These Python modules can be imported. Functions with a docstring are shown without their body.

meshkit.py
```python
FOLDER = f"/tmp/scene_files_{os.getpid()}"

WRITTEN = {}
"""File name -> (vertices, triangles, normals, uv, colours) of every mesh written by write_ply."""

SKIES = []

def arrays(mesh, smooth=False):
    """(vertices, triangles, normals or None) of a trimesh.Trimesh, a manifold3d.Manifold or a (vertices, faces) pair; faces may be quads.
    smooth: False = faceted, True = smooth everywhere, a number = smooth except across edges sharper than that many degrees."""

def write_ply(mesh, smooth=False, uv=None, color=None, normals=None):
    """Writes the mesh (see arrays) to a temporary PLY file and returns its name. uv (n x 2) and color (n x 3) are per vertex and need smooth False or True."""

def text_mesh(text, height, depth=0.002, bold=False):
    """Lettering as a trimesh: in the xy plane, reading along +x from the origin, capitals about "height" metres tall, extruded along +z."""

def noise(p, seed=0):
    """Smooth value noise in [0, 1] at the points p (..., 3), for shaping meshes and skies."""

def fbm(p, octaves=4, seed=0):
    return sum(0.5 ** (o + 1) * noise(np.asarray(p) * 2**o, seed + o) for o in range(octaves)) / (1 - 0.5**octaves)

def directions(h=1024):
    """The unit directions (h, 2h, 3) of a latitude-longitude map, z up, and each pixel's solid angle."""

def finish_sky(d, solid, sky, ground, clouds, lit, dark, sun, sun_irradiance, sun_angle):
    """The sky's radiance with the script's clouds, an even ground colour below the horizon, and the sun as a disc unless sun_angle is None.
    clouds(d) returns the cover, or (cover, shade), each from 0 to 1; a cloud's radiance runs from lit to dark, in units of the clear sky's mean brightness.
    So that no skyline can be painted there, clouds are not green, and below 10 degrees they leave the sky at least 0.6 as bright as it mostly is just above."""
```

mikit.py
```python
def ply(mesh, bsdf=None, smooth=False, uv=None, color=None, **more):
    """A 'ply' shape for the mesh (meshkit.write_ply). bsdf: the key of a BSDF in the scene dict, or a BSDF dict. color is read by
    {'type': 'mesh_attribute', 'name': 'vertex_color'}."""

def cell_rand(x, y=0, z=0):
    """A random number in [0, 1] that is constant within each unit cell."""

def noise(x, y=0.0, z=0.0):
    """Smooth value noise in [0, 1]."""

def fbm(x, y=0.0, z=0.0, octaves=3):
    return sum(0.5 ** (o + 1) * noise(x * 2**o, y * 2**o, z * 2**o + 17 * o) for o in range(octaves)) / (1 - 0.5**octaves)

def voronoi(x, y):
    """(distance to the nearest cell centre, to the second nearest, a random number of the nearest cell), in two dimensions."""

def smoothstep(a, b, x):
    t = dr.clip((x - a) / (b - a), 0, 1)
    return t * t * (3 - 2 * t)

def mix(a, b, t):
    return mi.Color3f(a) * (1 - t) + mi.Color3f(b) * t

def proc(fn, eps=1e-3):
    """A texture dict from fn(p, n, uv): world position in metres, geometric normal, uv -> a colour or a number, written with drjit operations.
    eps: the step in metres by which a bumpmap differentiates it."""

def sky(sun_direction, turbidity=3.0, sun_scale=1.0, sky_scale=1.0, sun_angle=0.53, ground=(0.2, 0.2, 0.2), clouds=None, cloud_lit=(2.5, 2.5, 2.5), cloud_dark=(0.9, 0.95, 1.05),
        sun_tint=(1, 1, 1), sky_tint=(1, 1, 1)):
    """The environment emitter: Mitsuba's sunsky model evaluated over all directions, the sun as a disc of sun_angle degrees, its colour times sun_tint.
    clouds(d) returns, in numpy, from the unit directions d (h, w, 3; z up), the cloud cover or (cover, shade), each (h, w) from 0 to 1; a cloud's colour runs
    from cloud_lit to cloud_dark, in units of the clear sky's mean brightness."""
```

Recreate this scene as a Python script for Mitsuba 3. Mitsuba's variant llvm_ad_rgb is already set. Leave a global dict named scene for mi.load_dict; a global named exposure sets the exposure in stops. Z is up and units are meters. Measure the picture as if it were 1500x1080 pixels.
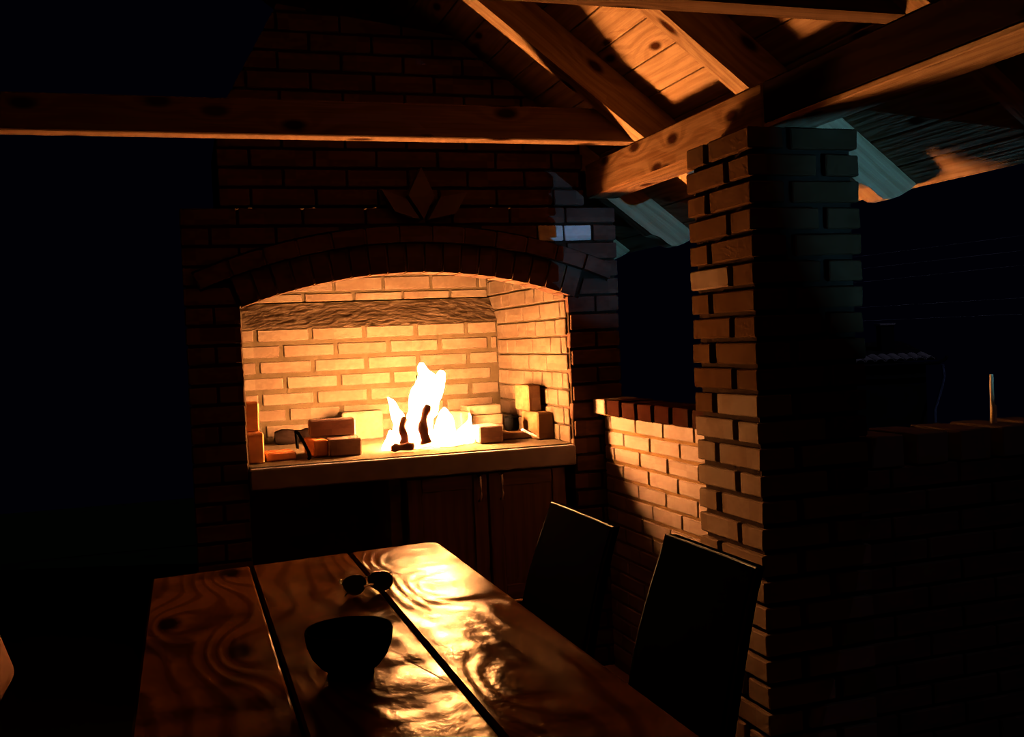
import math, random
import numpy as np, trimesh, manifold3d as m3, mitsuba as mi, drjit as dr
import mikit, meshkit
from mikit import noise, fbm, voronoi, cell_rand, smoothstep, mix
from shapely import affinity
from shapely.geometry import Polygon, box as sbox
from shapely.ops import unary_union

# ------------------------------------------------------------------ camera, sky, lights, exposure
T = mi.ScalarTransform4f
CAM = np.array([0.0, 0.0, 1.42])
RIGHT, DOWN, FWD = (np.array(v) for v in ((0.951, -0.306, -0.044), (-0.050, -0.013, -0.999), (0.305, 0.952, -0.028)))
scene, labels = {}, {}
scene['camera'] = {'type': 'perspective', 'fov': 53.13, 'fov_axis': 'x', 'near_clip': 0.05, 'far_clip': 200.0,
                   'to_world': T().look_at(origin=CAM.tolist(), target=(CAM + FWD).tolist(), up=(-DOWN).tolist())}
scene['night_sky'] = {'type': 'constant', 'radiance': {'type': 'rgb', 'value': [0.0000078, 0.0000094, 0.000047]}}
scene['moon'] = {'type': 'directional', 'direction': [-0.25, 0.62, -0.74], 'irradiance': {'type': 'rgb', 'value': [0.00172, 0.00172, 0.00266]}}
FIRE_LIGHT = [33.0, 14.0, 4.6]           # radiance of the flames
EMBER_LIGHT = [0.62, 0.22, 0.05]
SPOT_AT, SPOT_TO, SPOT_POWER = (4.02, -2.60, 0.08), (2.541, 2.176, 1.705), [0.42, 1.9, 3.8]
exposure = 5.0

rng = random.Random(7)
nrng = np.random.default_rng(11)

# ------------------------------------------------------------------ helpers
def key_for(name, parent=None):
    base = (parent + '__' if parent else '') + name
    k, n = base, 0
    while k in scene or k in labels or k in used:
        n += 1
        k = f'{base}_{n:03d}'
    used.add(k)
    return k
used = set()

def tag(key, label=None, cat=None, group=None, kind=None):
    d = labels.setdefault(key, {})
    for a, b in (('label', label), ('category', cat), ('group', group), ('kind', kind)):
        if b: d[a] = b
    return key

def obj(name, shape, parent=None, to_world=None, **kw):
    k = key_for(name, parent)
    scene[k] = dict(shape) if to_world is None else {**shape, 'to_world': to_world}
    if kw: tag(k, **kw)
    return k

def thing(name, label, cat, group=None, kind=None):
    k = key_for(name)
    return tag(k, label, cat, group, kind)

def cbox(size, ch=0.004):
    """box with chamfered edges, centred at the origin"""
    h = np.array(size) / 2
    ch = min(ch, 0.45 * h.min() * 2)
    pts = []
    for s in np.ndindex(2, 2, 2):
        sg = np.array(s) * 2 - 1
        for a in range(3):
            q = h - ch
            q[a] = h[a]
            pts.append(sg * q)
    return trimesh.Trimesh(*hull(pts))

def hull(pts):
    m = m3.Manifold.hull_points(np.asarray(pts, float)).to_mesh()
    return m.vert_properties[:, :3], m.tri_verts

def rough(mesh, amp, scale=18.0, seed=0):
    v = np.array(mesh.vertices)
    d = np.stack([meshkit.noise(v * scale + 31.7 * (k + 1) + seed * 7.3) - 0.5 for k in range(3)], 1)
    return trimesh.Trimesh(v + d * 2 * amp, mesh.faces, process=False)

def tr(mesh, x=0, y=0, z=0, rx=0, ry=0, rz=0):
    m = mesh.copy()
    M = trimesh.transformations.euler_matrix(math.radians(rx), math.radians(ry), math.radians(rz))
    M[:3, 3] = (x, y, z)
    m.apply_transform(M)
    return m

def cat_mesh(*ms):
    return trimesh.util.concatenate(list(ms))

def at(x, y, z, rz=0, rx=0, ry=0):
    t = T().translate([x, y, z])
    if rz: t = t.rotate([0, 0, 1], rz)
    if ry: t = t.rotate([0, 1, 0], ry)
    if rx: t = t.rotate([1, 0, 0], rx)
    return t

def prism_y(poly, y0, y1):
    """polygon in (x, z) extruded from y0 to y1"""
    out = []
    for g in getattr(poly, 'geoms', [poly]):
        if g.area < 1e-6: continue
        m = trimesh.creation.extrude_polygon(g, y1 - y0, engine='earcut')
        v = np.array(m.vertices)
        out.append(trimesh.Trimesh(np.stack([v[:, 0], y1 - v[:, 2], v[:, 1]], 1), m.faces, process=False))
    return cat_mesh(*out)

def tube(pts, radii, n=10):
    pts = np.asarray(pts, float)
    radii = np.broadcast_to(radii, (len(pts),))
    tan = np.gradient(pts, axis=0)
    tan /= np.linalg.norm(tan, axis=1, keepdims=True)
    up = np.array([0, 0, 1.0]) if abs(tan[0][2]) < 0.9 else np.array([1.0, 0, 0])
    V, F = [], []
    for p, t, r in zip(pts, tan, radii):
        a = np.cross(t, up); a /= np.linalg.norm(a)
        b = np.cross(t, a)
        th = np.arange(n) * 2 * math.pi / n
        V.append(p + r * (np.cos(th)[:, None] * a + np.sin(th)[:, None] * b))
    V = np.vstack(V)
    for i in range(len(pts) - 1):
        for j in range(n):
            a, b, c, d = i * n + j, i * n + (j + 1) % n, (i + 1) * n + (j + 1) % n, (i + 1) * n + j
            F += [[a, b, c], [a, c, d]]
    s, e = len(V), len(V) + 1
    V = np.vstack([V, pts[0], pts[-1]])
    for j in range(n):
        F += [[s, (j + 1) % n, j], [e, (len(pts) - 1) * n + j, (len(pts) - 1) * n + (j + 1) % n]]
    m = trimesh.Trimesh(V, F, process=False)
    m.fix_normals()
    return m

def lathe(profile, n=48):
    m = trimesh.creation.revolve(np.asarray(profile, float), sections=n)
    m.fix_normals()
    return m

def unmerge_uv(mesh, axis, off):
    """own vertices per face, u along the grain axis, v across it"""
    v = np.array(mesh.vertices)[np.array(mesh.faces)].reshape(-1, 3)
    f = np.arange(len(v)).reshape(-1, 3)
    n = np.cross(v[1::3] - v[0::3], v[2::3] - v[0::3])
    o = [k for k in range(3) if k != axis]
    # across coordinate: the in-face axis other than the grain
    flat = np.repeat(np.abs(n[:, o[0]]) > np.abs(n[:, o[1]]), 3)
    across = np.where(flat, v[:, o[1]] + 0.37, v[:, o[0]])
    uv = np.stack([v[:, axis] + off[0], across + off[1]], 1)
    return trimesh.Trimesh(v, f, process=False), uv

def wood(size, axis, bsdf, ch=0.004, mesh=None):
    m = cbox(size, ch) if mesh is None else mesh
    off = (rng.uniform(0, 40), rng.uniform(0, 40))
    m, uv = unmerge_uv(m, axis, off)
    return mikit.ply(m, bsdf, uv=uv)

# ------------------------------------------------------------------ materials
def rgb(*c): return {'type': 'rgb', 'value': list(c)}
def princ(col, rough=0.8, spec=0.3, **k):
    if rough > 0.68 and not k:                                        # matt: plain diffuse
        return {'type': 'twosided', 'bsdf': {'type': 'diffuse', 'reflectance': col if isinstance(col, dict) else rgb(*col)}}
    return {'type': 'twosided', 'bsdf': {'type': 'principled', 'base_color': col if isinstance(col, dict) else rgb(*col), 'roughness': rough, 'specular': spec, **k}}
def bumped(tex, scale, inner):
    return {'type': 'twosided', 'bsdf': {'type': 'bumpmap', 'arbitrary': tex, 'scale': scale, 'bsdf': inner['bsdf']}}

def brick_fn(a, b, c):
    def fn(p, n, uv):
        t = cell_rand(dr.floor(p.x / 0.129 + 0.5), dr.floor(p.y / 0.129 + 0.5), dr.floor(p.z / 0.077))
        f = fbm(p.x * 38, p.y * 38, p.z * 60, 3)
        s = fbm(p.x * 6, p.y * 6, p.z * 6, 2)
        k = mix(mix(a, b, smoothstep(0.3, 0.7, f * 0.6 + t * 0.45)), c, smoothstep(0.55, 0.8, s) * 0.7)
        return k
    return fn
grain = lambda p, n, uv: fbm(p.x * 160, p.y * 160, p.z * 160, 2) * 0.7 + 0.3 * fbm(p.x * 45, p.y * 45, p.z * 45, 2)
def brick_mat(a, b, c, k=1.0):
    a, b, c = (tuple(k * q for q in v) for v in (a, b, c))
    return bumped(mikit.proc(grain, eps=1.5e-3), 0.004, princ(mikit.proc(brick_fn(a, b, c)), 0.9, 0.15))
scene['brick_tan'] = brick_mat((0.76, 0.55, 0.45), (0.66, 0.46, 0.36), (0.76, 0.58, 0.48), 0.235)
scene['brick_fire'] = brick_mat((0.40, 0.285, 0.20), (0.33, 0.215, 0.15), (0.42, 0.31, 0.23), 0.16)
scene['brick_red_lifted'] = brick_mat((0.62, 0.28, 0.13), (0.52, 0.22, 0.095), (0.58, 0.31, 0.155), 0.9)  # same tint as the pillar brick, lifted to stand in for bounced firelight
scene['brick_hearth'] = brick_mat((0.50, 0.27, 0.15), (0.42, 0.20, 0.10), (0.46, 0.28, 0.16), 0.20)
scene['brick_mid'] = brick_mat((0.62, 0.41, 0.27), (0.52, 0.32, 0.20), (0.58, 0.42, 0.29), 0.12)
scene['brick_pale'] = brick_mat((0.075, 0.052, 0.042), (0.06, 0.04, 0.033), (0.07, 0.055, 0.045))
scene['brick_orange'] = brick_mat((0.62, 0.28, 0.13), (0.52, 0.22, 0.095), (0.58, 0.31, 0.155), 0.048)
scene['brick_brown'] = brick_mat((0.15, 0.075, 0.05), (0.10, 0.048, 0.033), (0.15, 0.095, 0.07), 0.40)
scene['brick_dark'] = brick_mat((0.15, 0.045, 0.028), (0.11, 0.03, 0.02), (0.14, 0.06, 0.04), 0.10)
scene['brick_soot'] = brick_mat((0.24, 0.15, 0.12), (0.17, 0.10, 0.085), (0.13, 0.09, 0.08), 0.75)
scene['brick_lime'] = brick_mat((0.62, 0.60, 0.56), (0.45, 0.42, 0.38), (0.45, 0.40, 0.36), 0.55)
mort = lambda a, b: (lambda p, n, uv: mix(a, b, fbm(p.x * 30, p.y * 30, p.z * 30, 3)))
scene['mortar_fire'] = bumped(mikit.proc(grain), 0.006, princ(mikit.proc(mort((0.037, 0.026, 0.016), (0.024, 0.017, 0.010))), 0.95, 0.1))
scene['mortar_light'] = bumped(mikit.proc(grain), 0.006, princ(mikit.proc(mort((0.13, 0.072, 0.030), (0.085, 0.045, 0.019))), 0.95, 0.1))
scene['mortar_dark'] = bumped(mikit.proc(grain), 0.006, princ(mikit.proc(mort((0.016, 0.009, 0.006), (0.010, 0.006, 0.004))), 0.95, 0.1))
concrete = lambda p, n, uv: mix((0.075, 0.052, 0.034), (0.042, 0.028, 0.017), smoothstep(0.3, 0.7, fbm(p.x * 9, p.y * 9, p.z * 14, 4)))
scene['render_band'] = bumped(mikit.proc(lambda p, n, uv: fbm(p.x * 40, p.y * 40, p.z * 60, 3), eps=3e-3), 0.01, princ(mikit.proc(concrete), 0.9, 0.15))
slabf = lambda p, n, uv: mix((0.20, 0.17, 0.17), (0.13, 0.11, 0.11), fbm(p.x * 25, p.y * 25, p.z * 25, 4))
scene['slab_stone'] = bumped(mikit.proc(grain), 0.004, princ(mikit.proc(slabf), 0.85, 0.2))
hearthf = lambda p, n, uv: mix((0.08, 0.058, 0.04), (0.05, 0.034, 0.022), fbm(p.x * 12, p.y * 12, p.z * 12, 4))
scene['hearth_clay'] = princ(mikit.proc(hearthf), 0.9, 0.15)
floorf = lambda p, n, uv: mix((0.38, 0.23, 0.13), (0.28, 0.17, 0.10), fbm(p.x * 8, p.y * 8, 0, 3))
scene['floor_tile'] = princ(mikit.proc(floorf), 0.7, 0.3)
scene['floor_joint'] = princ((0.03, 0.025, 0.02), 0.95, 0.1)
scene['night_grass'] = princ(mikit.proc(lambda p, n, uv: mix((0.03, 0.05, 0.02), (0.015, 0.03, 0.012), fbm(p.x * 3, p.y * 3, 0, 3))), 0.95, 0.05)

def wood_fn(light, dark, knot, ring=55.0, knots=0.13, kx=2.4, ky=5.5):
    def fn(p, n, uv):
        u, v = uv.x, uv.y
        k1, k2, kr = voronoi(u * kx, v * ky)
        on = smoothstep(0.25, 0.45, kr)                              # only some cells carry a knot
        near = dr.exp(-dr.square(k1 / 0.28)) * on
        w = v * ring + near * 3.5 + 2.2 * noise(u * 1.6, v * 5, 3.1) + 0.6 * noise(u * 9, v * 40, 1.0)
        g = 0.5 + 0.5 * dr.sin(w * 2.6)
        fine = fbm(u * 6, v * 190, 5.0, 3)
        c = mix(light, dark, smoothstep(0.25, 0.95, g) * 0.5 + smoothstep(0.35, 0.7, fine) * 0.4)
        return mix(c, knot, smoothstep(knots, knots * 0.35, k1) * on)
    return fn
def wood_h(ring=55.0):
    def fn(p, n, uv):
        return fbm(uv.x * 5, uv.y * 150, 2.0, 3)
    return fn
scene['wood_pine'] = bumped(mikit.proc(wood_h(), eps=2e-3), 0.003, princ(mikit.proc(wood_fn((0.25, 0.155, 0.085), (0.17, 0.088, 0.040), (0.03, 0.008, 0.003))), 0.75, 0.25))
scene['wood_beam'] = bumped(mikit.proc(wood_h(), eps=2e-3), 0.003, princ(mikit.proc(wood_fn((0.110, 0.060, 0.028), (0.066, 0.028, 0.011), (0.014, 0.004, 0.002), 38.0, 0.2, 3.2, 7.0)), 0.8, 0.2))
scene['wood_tie'] = princ(mikit.proc(wood_fn((0.105, 0.060, 0.034), (0.070, 0.034, 0.016), (0.012, 0.004, 0.002), 38.0, 0.2, 3.2, 7.0)), 0.8, 0.2)
scene['wood_shaded'] = princ(mikit.proc(wood_fn((0.010, 0.0045, 0.0030), (0.006, 0.0026, 0.0016), (0.002, 0.001, 0.0006))), 0.9, 0.03)  # beam wood with the shade put into its colour
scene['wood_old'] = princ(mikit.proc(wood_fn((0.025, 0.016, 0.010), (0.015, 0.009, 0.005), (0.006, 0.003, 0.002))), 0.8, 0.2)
scene['wood_door'] = princ(mikit.proc(wood_fn((0.065, 0.023, 0.014), (0.04, 0.014, 0.008), (0.016, 0.006, 0.003))), 0.55, 0.3)

def table_rings(u, v):
    """broad cathedral arches of the grain"""
    k1, k2, kr = voronoi(u * 1.5 + 3.3, v * 3.3)
    on = smoothstep(0.3, 0.5, kr)
    near = dr.exp(-dr.square(k1 / 0.33)) * on
    return v * 42 + near * 7.0 + 4.0 * noise(u * 1.3, v * 4.0, 9.0) + 1.6 * noise(u * 5, v * 13, 4.0), k1, on
def table_col(p, n, uv):
    u, v = uv.x, uv.y
    w, k1, on = table_rings(u, v)
    g = 0.5 + 0.5 * dr.sin(w * 2.4)
    stain = smoothstep(0.45, 0.72, fbm(u * 5, v * 9, 1.0, 4))
    c = mix((0.044, 0.0130, 0.0040), (0.017, 0.0044, 0.0014), smoothstep(0.55, 0.98, g) * 0.75)
    c = mix(c, (0.010, 0.0034, 0.0012), stain * 0.7)
    return mix(c, (0.003, 0.001, 0.0006), smoothstep(0.14, 0.05, k1) * on)
def table_h(p, n, uv):
    u, v = uv.x, uv.y
    w, k1, on = table_rings(u, v)
    g = 0.5 + 0.5 * dr.sin(w * 2.4)
    saw = noise(u * 11, v * 2.2, 2.0)                                  # saw marks across the planks
    return 0.20 * g + 0.95 * saw + 0.18 * noise(u * 30, v * 12, 7.0) + 0.10 * fbm(u * 60, v * 110, 1.0, 2)
def table_gloss(p, n, uv):
    u, v = uv.x, uv.y
    w, k1, on = table_rings(u, v)
    g = 0.5 + 0.5 * dr.sin(w * 2.4)
    worn = smoothstep(0.42, 0.66, fbm(u * 7, v * 16, 3.0, 4))            # varnish worn off in patches and cracks
    saw = smoothstep(0.62, 0.80, fbm(u * 26, v * 3.0, 8.0, 2))
    return mi.Float(0.062 * (1 - 0.72 * worn) * (1 - 0.55 * smoothstep(0.6, 1.0, g)) * (1 - 0.6 * saw))
scene['table_wood'] = bumped(mikit.proc(table_h, eps=2e-3), 0.0060, {'bsdf': {'type': 'blendbsdf', 'weight': mikit.proc(table_gloss), 'a': {'type': 'diffuse', 'reflectance': mikit.proc(table_col)}, 'b': {'type': 'roughconductor', 'material': 'none', 'alpha': 0.065, 'specular_reflectance': rgb(1.0, 0.86, 0.72)}}})

scene['iron_black'] = princ((0.0015, 0.0014, 0.0016), 0.7, 0.05)
scene['steel'] = {'type': 'roughconductor', 'material': 'Cr', 'alpha': 0.3}
scene['chair_fabric'] = {'type': 'twosided', 'bsdf': {'type': 'diffuse', 'reflectance': rgb(0.0012, 0.001, 0.0013)}}
scene['chair_piping'] = princ((0.008, 0.007, 0.007), 0.6, 0.15)
scene['tan_leather'] = princ((0.10, 0.056, 0.038), 0.7, 0.05)
scene['bowl_glaze'] = princ((0.0016, 0.0012, 0.0013), 0.7, 0.02)
scene['lens_dark'] = princ((0.0012, 0.0012, 0.0014), 0.2, 0.12)
scene['frame_black'] = princ((0.0014, 0.0013, 0.0014), 0.35, 0.15)
scene['frame_metal'] = {'type': 'roughconductor', 'material': 'Ag', 'alpha': 0.25}
scene['char_log'] = princ(mikit.proc(lambda p, n, uv: mix((0.10, 0.045, 0.04), (0.035, 0.016, 0.014), fbm(p.x * 40, p.y * 40, p.z * 18, 3))), 0.9, 0.1)
scene['ash_stone'] = princ(mikit.proc(lambda p, n, uv: mix((0.075, 0.055, 0.040), (0.035, 0.026, 0.019), fbm(p.x * 45, p.y * 45, p.z * 45, 4))), 0.95, 0.05)
scene['charcoal'] = princ((0.006, 0.0035, 0.003), 0.95, 0.05)
scene['flame_body'] = princ((0.0, 0.0, 0.0), 1.0, 0.0)
scene['lamp_shell'] = princ((0.05, 0.05, 0.05), 0.5, 0.4)
scene['house_dark'] = princ((0.03, 0.028, 0.03), 0.9, 0.1)
scene['tile_pale'] = princ((0.55, 0.50, 0.50), 0.8, 0.2)
scene['pipe_blue'] = princ((0.25, 0.32, 0.55), 0.4, 0.5)
scene['wire_grey'] = princ((0.8, 0.78, 0.8), 0.5, 0.4)
scene['brass'] = princ((0.35, 0.22, 0.10), 0.5, 0.4)

# ------------------------------------------------------------------ setting: floor and ground
D = 4.04                     # front plane of the fireplace
H = 0.97                     # hearth height
NX0, NX1 = 0.218, 1.553      # sides of the firebox
FX0, FX1 = 0.014, 1.786      # outer sides of the fireplace
YB = 5.05                    # back wall of the firebox

gx, gy = np.meshgrid(np.concatenate([np.linspace(-14, 5, 20), np.linspace(6, 44, 39)]), np.concatenate([np.linspace(-6, 6, 13), np.linspace(7, 44, 38)]), indexing='ij')
far = np.hypot(np.maximum(gx - 3.0, 0), np.maximum(gy - 6.5, 0))
gz = -0.12 - 0.22 * np.maximum(far - 1.5, 0) * np.minimum(far / 6, 1) + 0.05 * (meshkit.noise(np.stack([gx, gy, gx * 0], -1)) - 0.5)
gz = np.maximum(gz, -4.5)
nx_, ny_ = gx.shape
idx = np.arange(nx_ * ny_).reshape(nx_, ny_)
quads = np.stack([idx[:-1, :-1], idx[1:, :-1], idx[1:, 1:], idx[:-1, 1:]], -1).reshape(-1, 4)
obj('ground', mikit.ply((np.stack([gx, gy, gz], -1).reshape(-1, 3), quads), 'night_grass', smooth=True), kind='structure', label='dark grassy ground falling away around the shelter', cat='ground')
fl = obj('floor', mikit.ply(tr(cbox((5.1, 8.4, 0.14), 0.01), -0.55, 1.6, -0.075), 'floor_joint'), kind='structure', label='tan tiled floor of the open shelter under table and chairs', cat='floor')
tile = mikit.ply(cbox((0.322, 0.322, 0.012), 0.003), 'floor_tile')
for i in range(7):
    for j in range(9):
        obj('tile', tile, fl, at(-0.25 + 0.33 * i, 1.30 + 0.33 * j - 0.05, -0.002))

# ------------------------------------------------------------------ bricks
_bricks = {}
def brick_ply(size, bsdf, var):
    k = (tuple(round(s, 3) for s in size), bsdf, var)
    if k not in _bricks:
        _bricks[k] = mikit.ply(rough(cbox(size, 0.0035), 0.0022, 22, var + 3 * len(_bricks)), bsdf)
    return _bricks[k]
def brick(parent, size, pos, bsdf, name='brick', tilt=0.5):
    w = at(*pos, rz=rng.uniform(-tilt, tilt), ry=rng.uniform(-tilt, tilt) * 0.6, rx=rng.uniform(-tilt, tilt) * 0.6)
    return obj(name, brick_ply(size, bsdf, rng.randrange(3)), parent, w)

# ---- pillar: 0.37 m square, brick and a half a side, mortar deep between
PX0, PX1, PY0, PY1, PZ1 = 1.557, 1.925, 2.572, 2.950, 2.0
pil = tag(key_for('pillar'), 'square brick pillar with deep mortar joints carrying the roof beam', 'pillar', kind='structure')
obj('mortar_core', mikit.ply(cbox((PX1 - PX0 - 0.034, PY1 - PY0 - 0.034, PZ1), 0.004), 'mortar_dark'), pil, at((PX0 + PX1) / 2, (PY0 + PY1) / 2, PZ1 / 2))
NC = 26
for c in range(NC):
    z = PZ1 - 0.0335 - 0.077 * c
    if z < 0.03: break
    # pinwheel: each face shows a stretcher and a header; alternate courses swap
    Lx, Ly, b, j = PX1 - PX0, PY1 - PY0, 0.115, 0.028
    up = 'brick_tan' if z < 0.95 else 'brick_orange'
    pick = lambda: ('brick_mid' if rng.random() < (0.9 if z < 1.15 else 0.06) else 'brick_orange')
    h = 0.061
    if c % 2 == 0:   # left face: header far (left), stretcher near; right face: header near... 
        parts = [((b, Ly - b - j), (PX0 + b / 2, PY0 + (Ly - b - j) / 2)), ((Lx - b - j, b), (PX0 + (Lx - b - j) / 2, PY1 - b / 2)),
                 ((b, Ly - b - j), (PX1 - b / 2, PY1 - (Ly - b - j) / 2)), ((Lx - b - j, b), (PX1 - (Lx - b - j) / 2, PY0 + b / 2))]
    else:
        parts = [((b, Ly - b - j), (PX0 + b / 2, PY1 - (Ly - b - j) / 2)), ((Lx - b - j, b), (PX1 - (Lx - b - j) / 2, PY1 - b / 2)),
                 ((b, Ly - b - j), (PX1 - b / 2, PY0 + (Ly - b - j) / 2)), ((Lx - b - j, b), (PX0 + (Lx - b - j) / 2, PY0 + b / 2))]
    for (sx, sy), (x, y) in parts:
        brick(pil, (sx, sy, h), (x + rng.uniform(-.002, .002), y + rng.uniform(-.002, .002), z), pick())

# ---- low wall between fireplace and pillar
WX0, WX1, WTOP = 1.692, 1.800, 1.088
wal = tag(key_for('wall_right'), 'low tan brick wall with dark capping bricks between fireplace and pillar', 'wall', kind='structure')
obj('mortar_core', mikit.ply(cbox((WX1 - WX0 - 0.012, D - 0.004 - PY1 - 0.004, WTOP), 0.003), 'mortar_light'), wal, at((WX0 + WX1) / 2, (D + PY1) / 2, WTOP / 2))
pitch = 0.0655
for c in range(17):
    z = WTOP - 0.005 - 0.028 - pitch * c
    if z < 0.02: break
    y = D - 0.004 - (0.0 if c % 2 else 0.12)
    ys = [D - 0.006]
    first = [0.075, 0.20, 0.10, 0.185][c % 4]
    y = D - 0.006 - first
    while y > PY1 + 0.02:
        ys.append(y)
        y -= 0.247 + rng.uniform(-0.006, 0.006)
    ys.append(PY1 - 0.0 + 0.004)
    for a, b_ in zip(ys[:-1], ys[1:]):
        L = a - b_ - 0.011
        if L < 0.02: continue
        brick(wal, (WX1 - WX0, L, 0.054), ((WX0 + WX1) / 2, (a + b_) / 2, z), 'brick_tan', tilt=0.35)
ncap = 7
cp = (D - 0.006 - PY1) / 7.55
for i in range(8):
    yc = D - 0.008 - 0.062 - i * 0.1475
    L = 0.122
    if yc - L / 2 < PY1 + 0.004:
        L = (yc + L / 2) - (PY1 + 0.006); yc = PY1 + 0.006 + L / 2
    if L < 0.02: break
    brick(wal, (0.158, L, 0.064), (1.724, yc, WTOP + 0.034 + rng.uniform(-.002, .002)), 'brick_tan' if i == 0 else 'brick_dark', name='capping_brick', tilt=0.4)
obj('capping_mortar', mikit.ply(cbox((0.132, D - PY1 - 0.02, 0.05), 0.003), 'mortar_light'), wal, at(1.724, (D + PY1) / 2, WTOP + 0.026))

# ---- low wall running on from the pillar, bricks set apart on top
w2 = tag(key_for('wall_outer'), 'low dark brick wall right of the pillar with gapped capping bricks', 'wall', kind='structure')
W2Y, W2T = 2.76, 0.975
obj('mortar_core', mikit.ply(cbox((2.35, 0.20, W2T - 0.004), 0.003), 'mortar_dark'), w2, at(1.935 + 1.175, W2Y, (W2T - 0.004) / 2))
for c in range(13):
    z = W2T - 0.035 - 0.077 * c
    if z < 0.03: break
    x = 1.938 + (0 if c % 2 else 0.125)
    xs = ([1.938] if c % 2 == 0 else []) + [x + 0.256 * k for k in range(10)]
    for a, b_ in zip(xs[:-1], xs[1:]):
        if a >= 4.2: break
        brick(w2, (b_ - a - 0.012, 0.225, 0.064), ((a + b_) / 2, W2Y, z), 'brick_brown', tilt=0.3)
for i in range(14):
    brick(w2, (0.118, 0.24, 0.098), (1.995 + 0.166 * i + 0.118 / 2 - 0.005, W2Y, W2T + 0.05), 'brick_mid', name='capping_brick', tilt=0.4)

# ------------------------------------------------------------------ fireplace
fp = thing('fireplace', 'wide brick fireplace with arched opening, stone hearth slab and wooden doors below', 'fireplace')
ACX, AR, ACROWN = 0.905, 2.02, 1.708
ACZ = ACROWN - AR
RING, LAB = 0.116, 0.066
def disc(r, n=240):
    t = np.linspace(0, 2 * math.pi, n, endpoint=False)
    return Polygon(np.stack([ACX + r * np.cos(t), ACZ + r * np.sin(t)], 1))
def sector(r0, r1, a0, a1, n=6):
    t = np.linspace(a0, a1, n)
    o = [(ACX + r1 * math.sin(a), ACZ + r1 * math.cos(a)) for a in t]
    i = [(ACX + r0 * math.sin(a), ACZ + r0 * math.cos(a)) for a in t[::-1]]
    return Polygon(o + i)
opening = sbox(NX0, 0.0, NX1, 3.0).intersection(disc(AR)).union(sbox(NX0, 0, NX1, 1.2))
HX0, HX1, HTOP = 0.16, 1.648, 2.75
front_poly = unary_union([sbox(FX0, 0, FX1, 1.966)]).difference(opening)
ft = key_for('front', fp); tag(ft, 'brown brick face around the arch')
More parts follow.
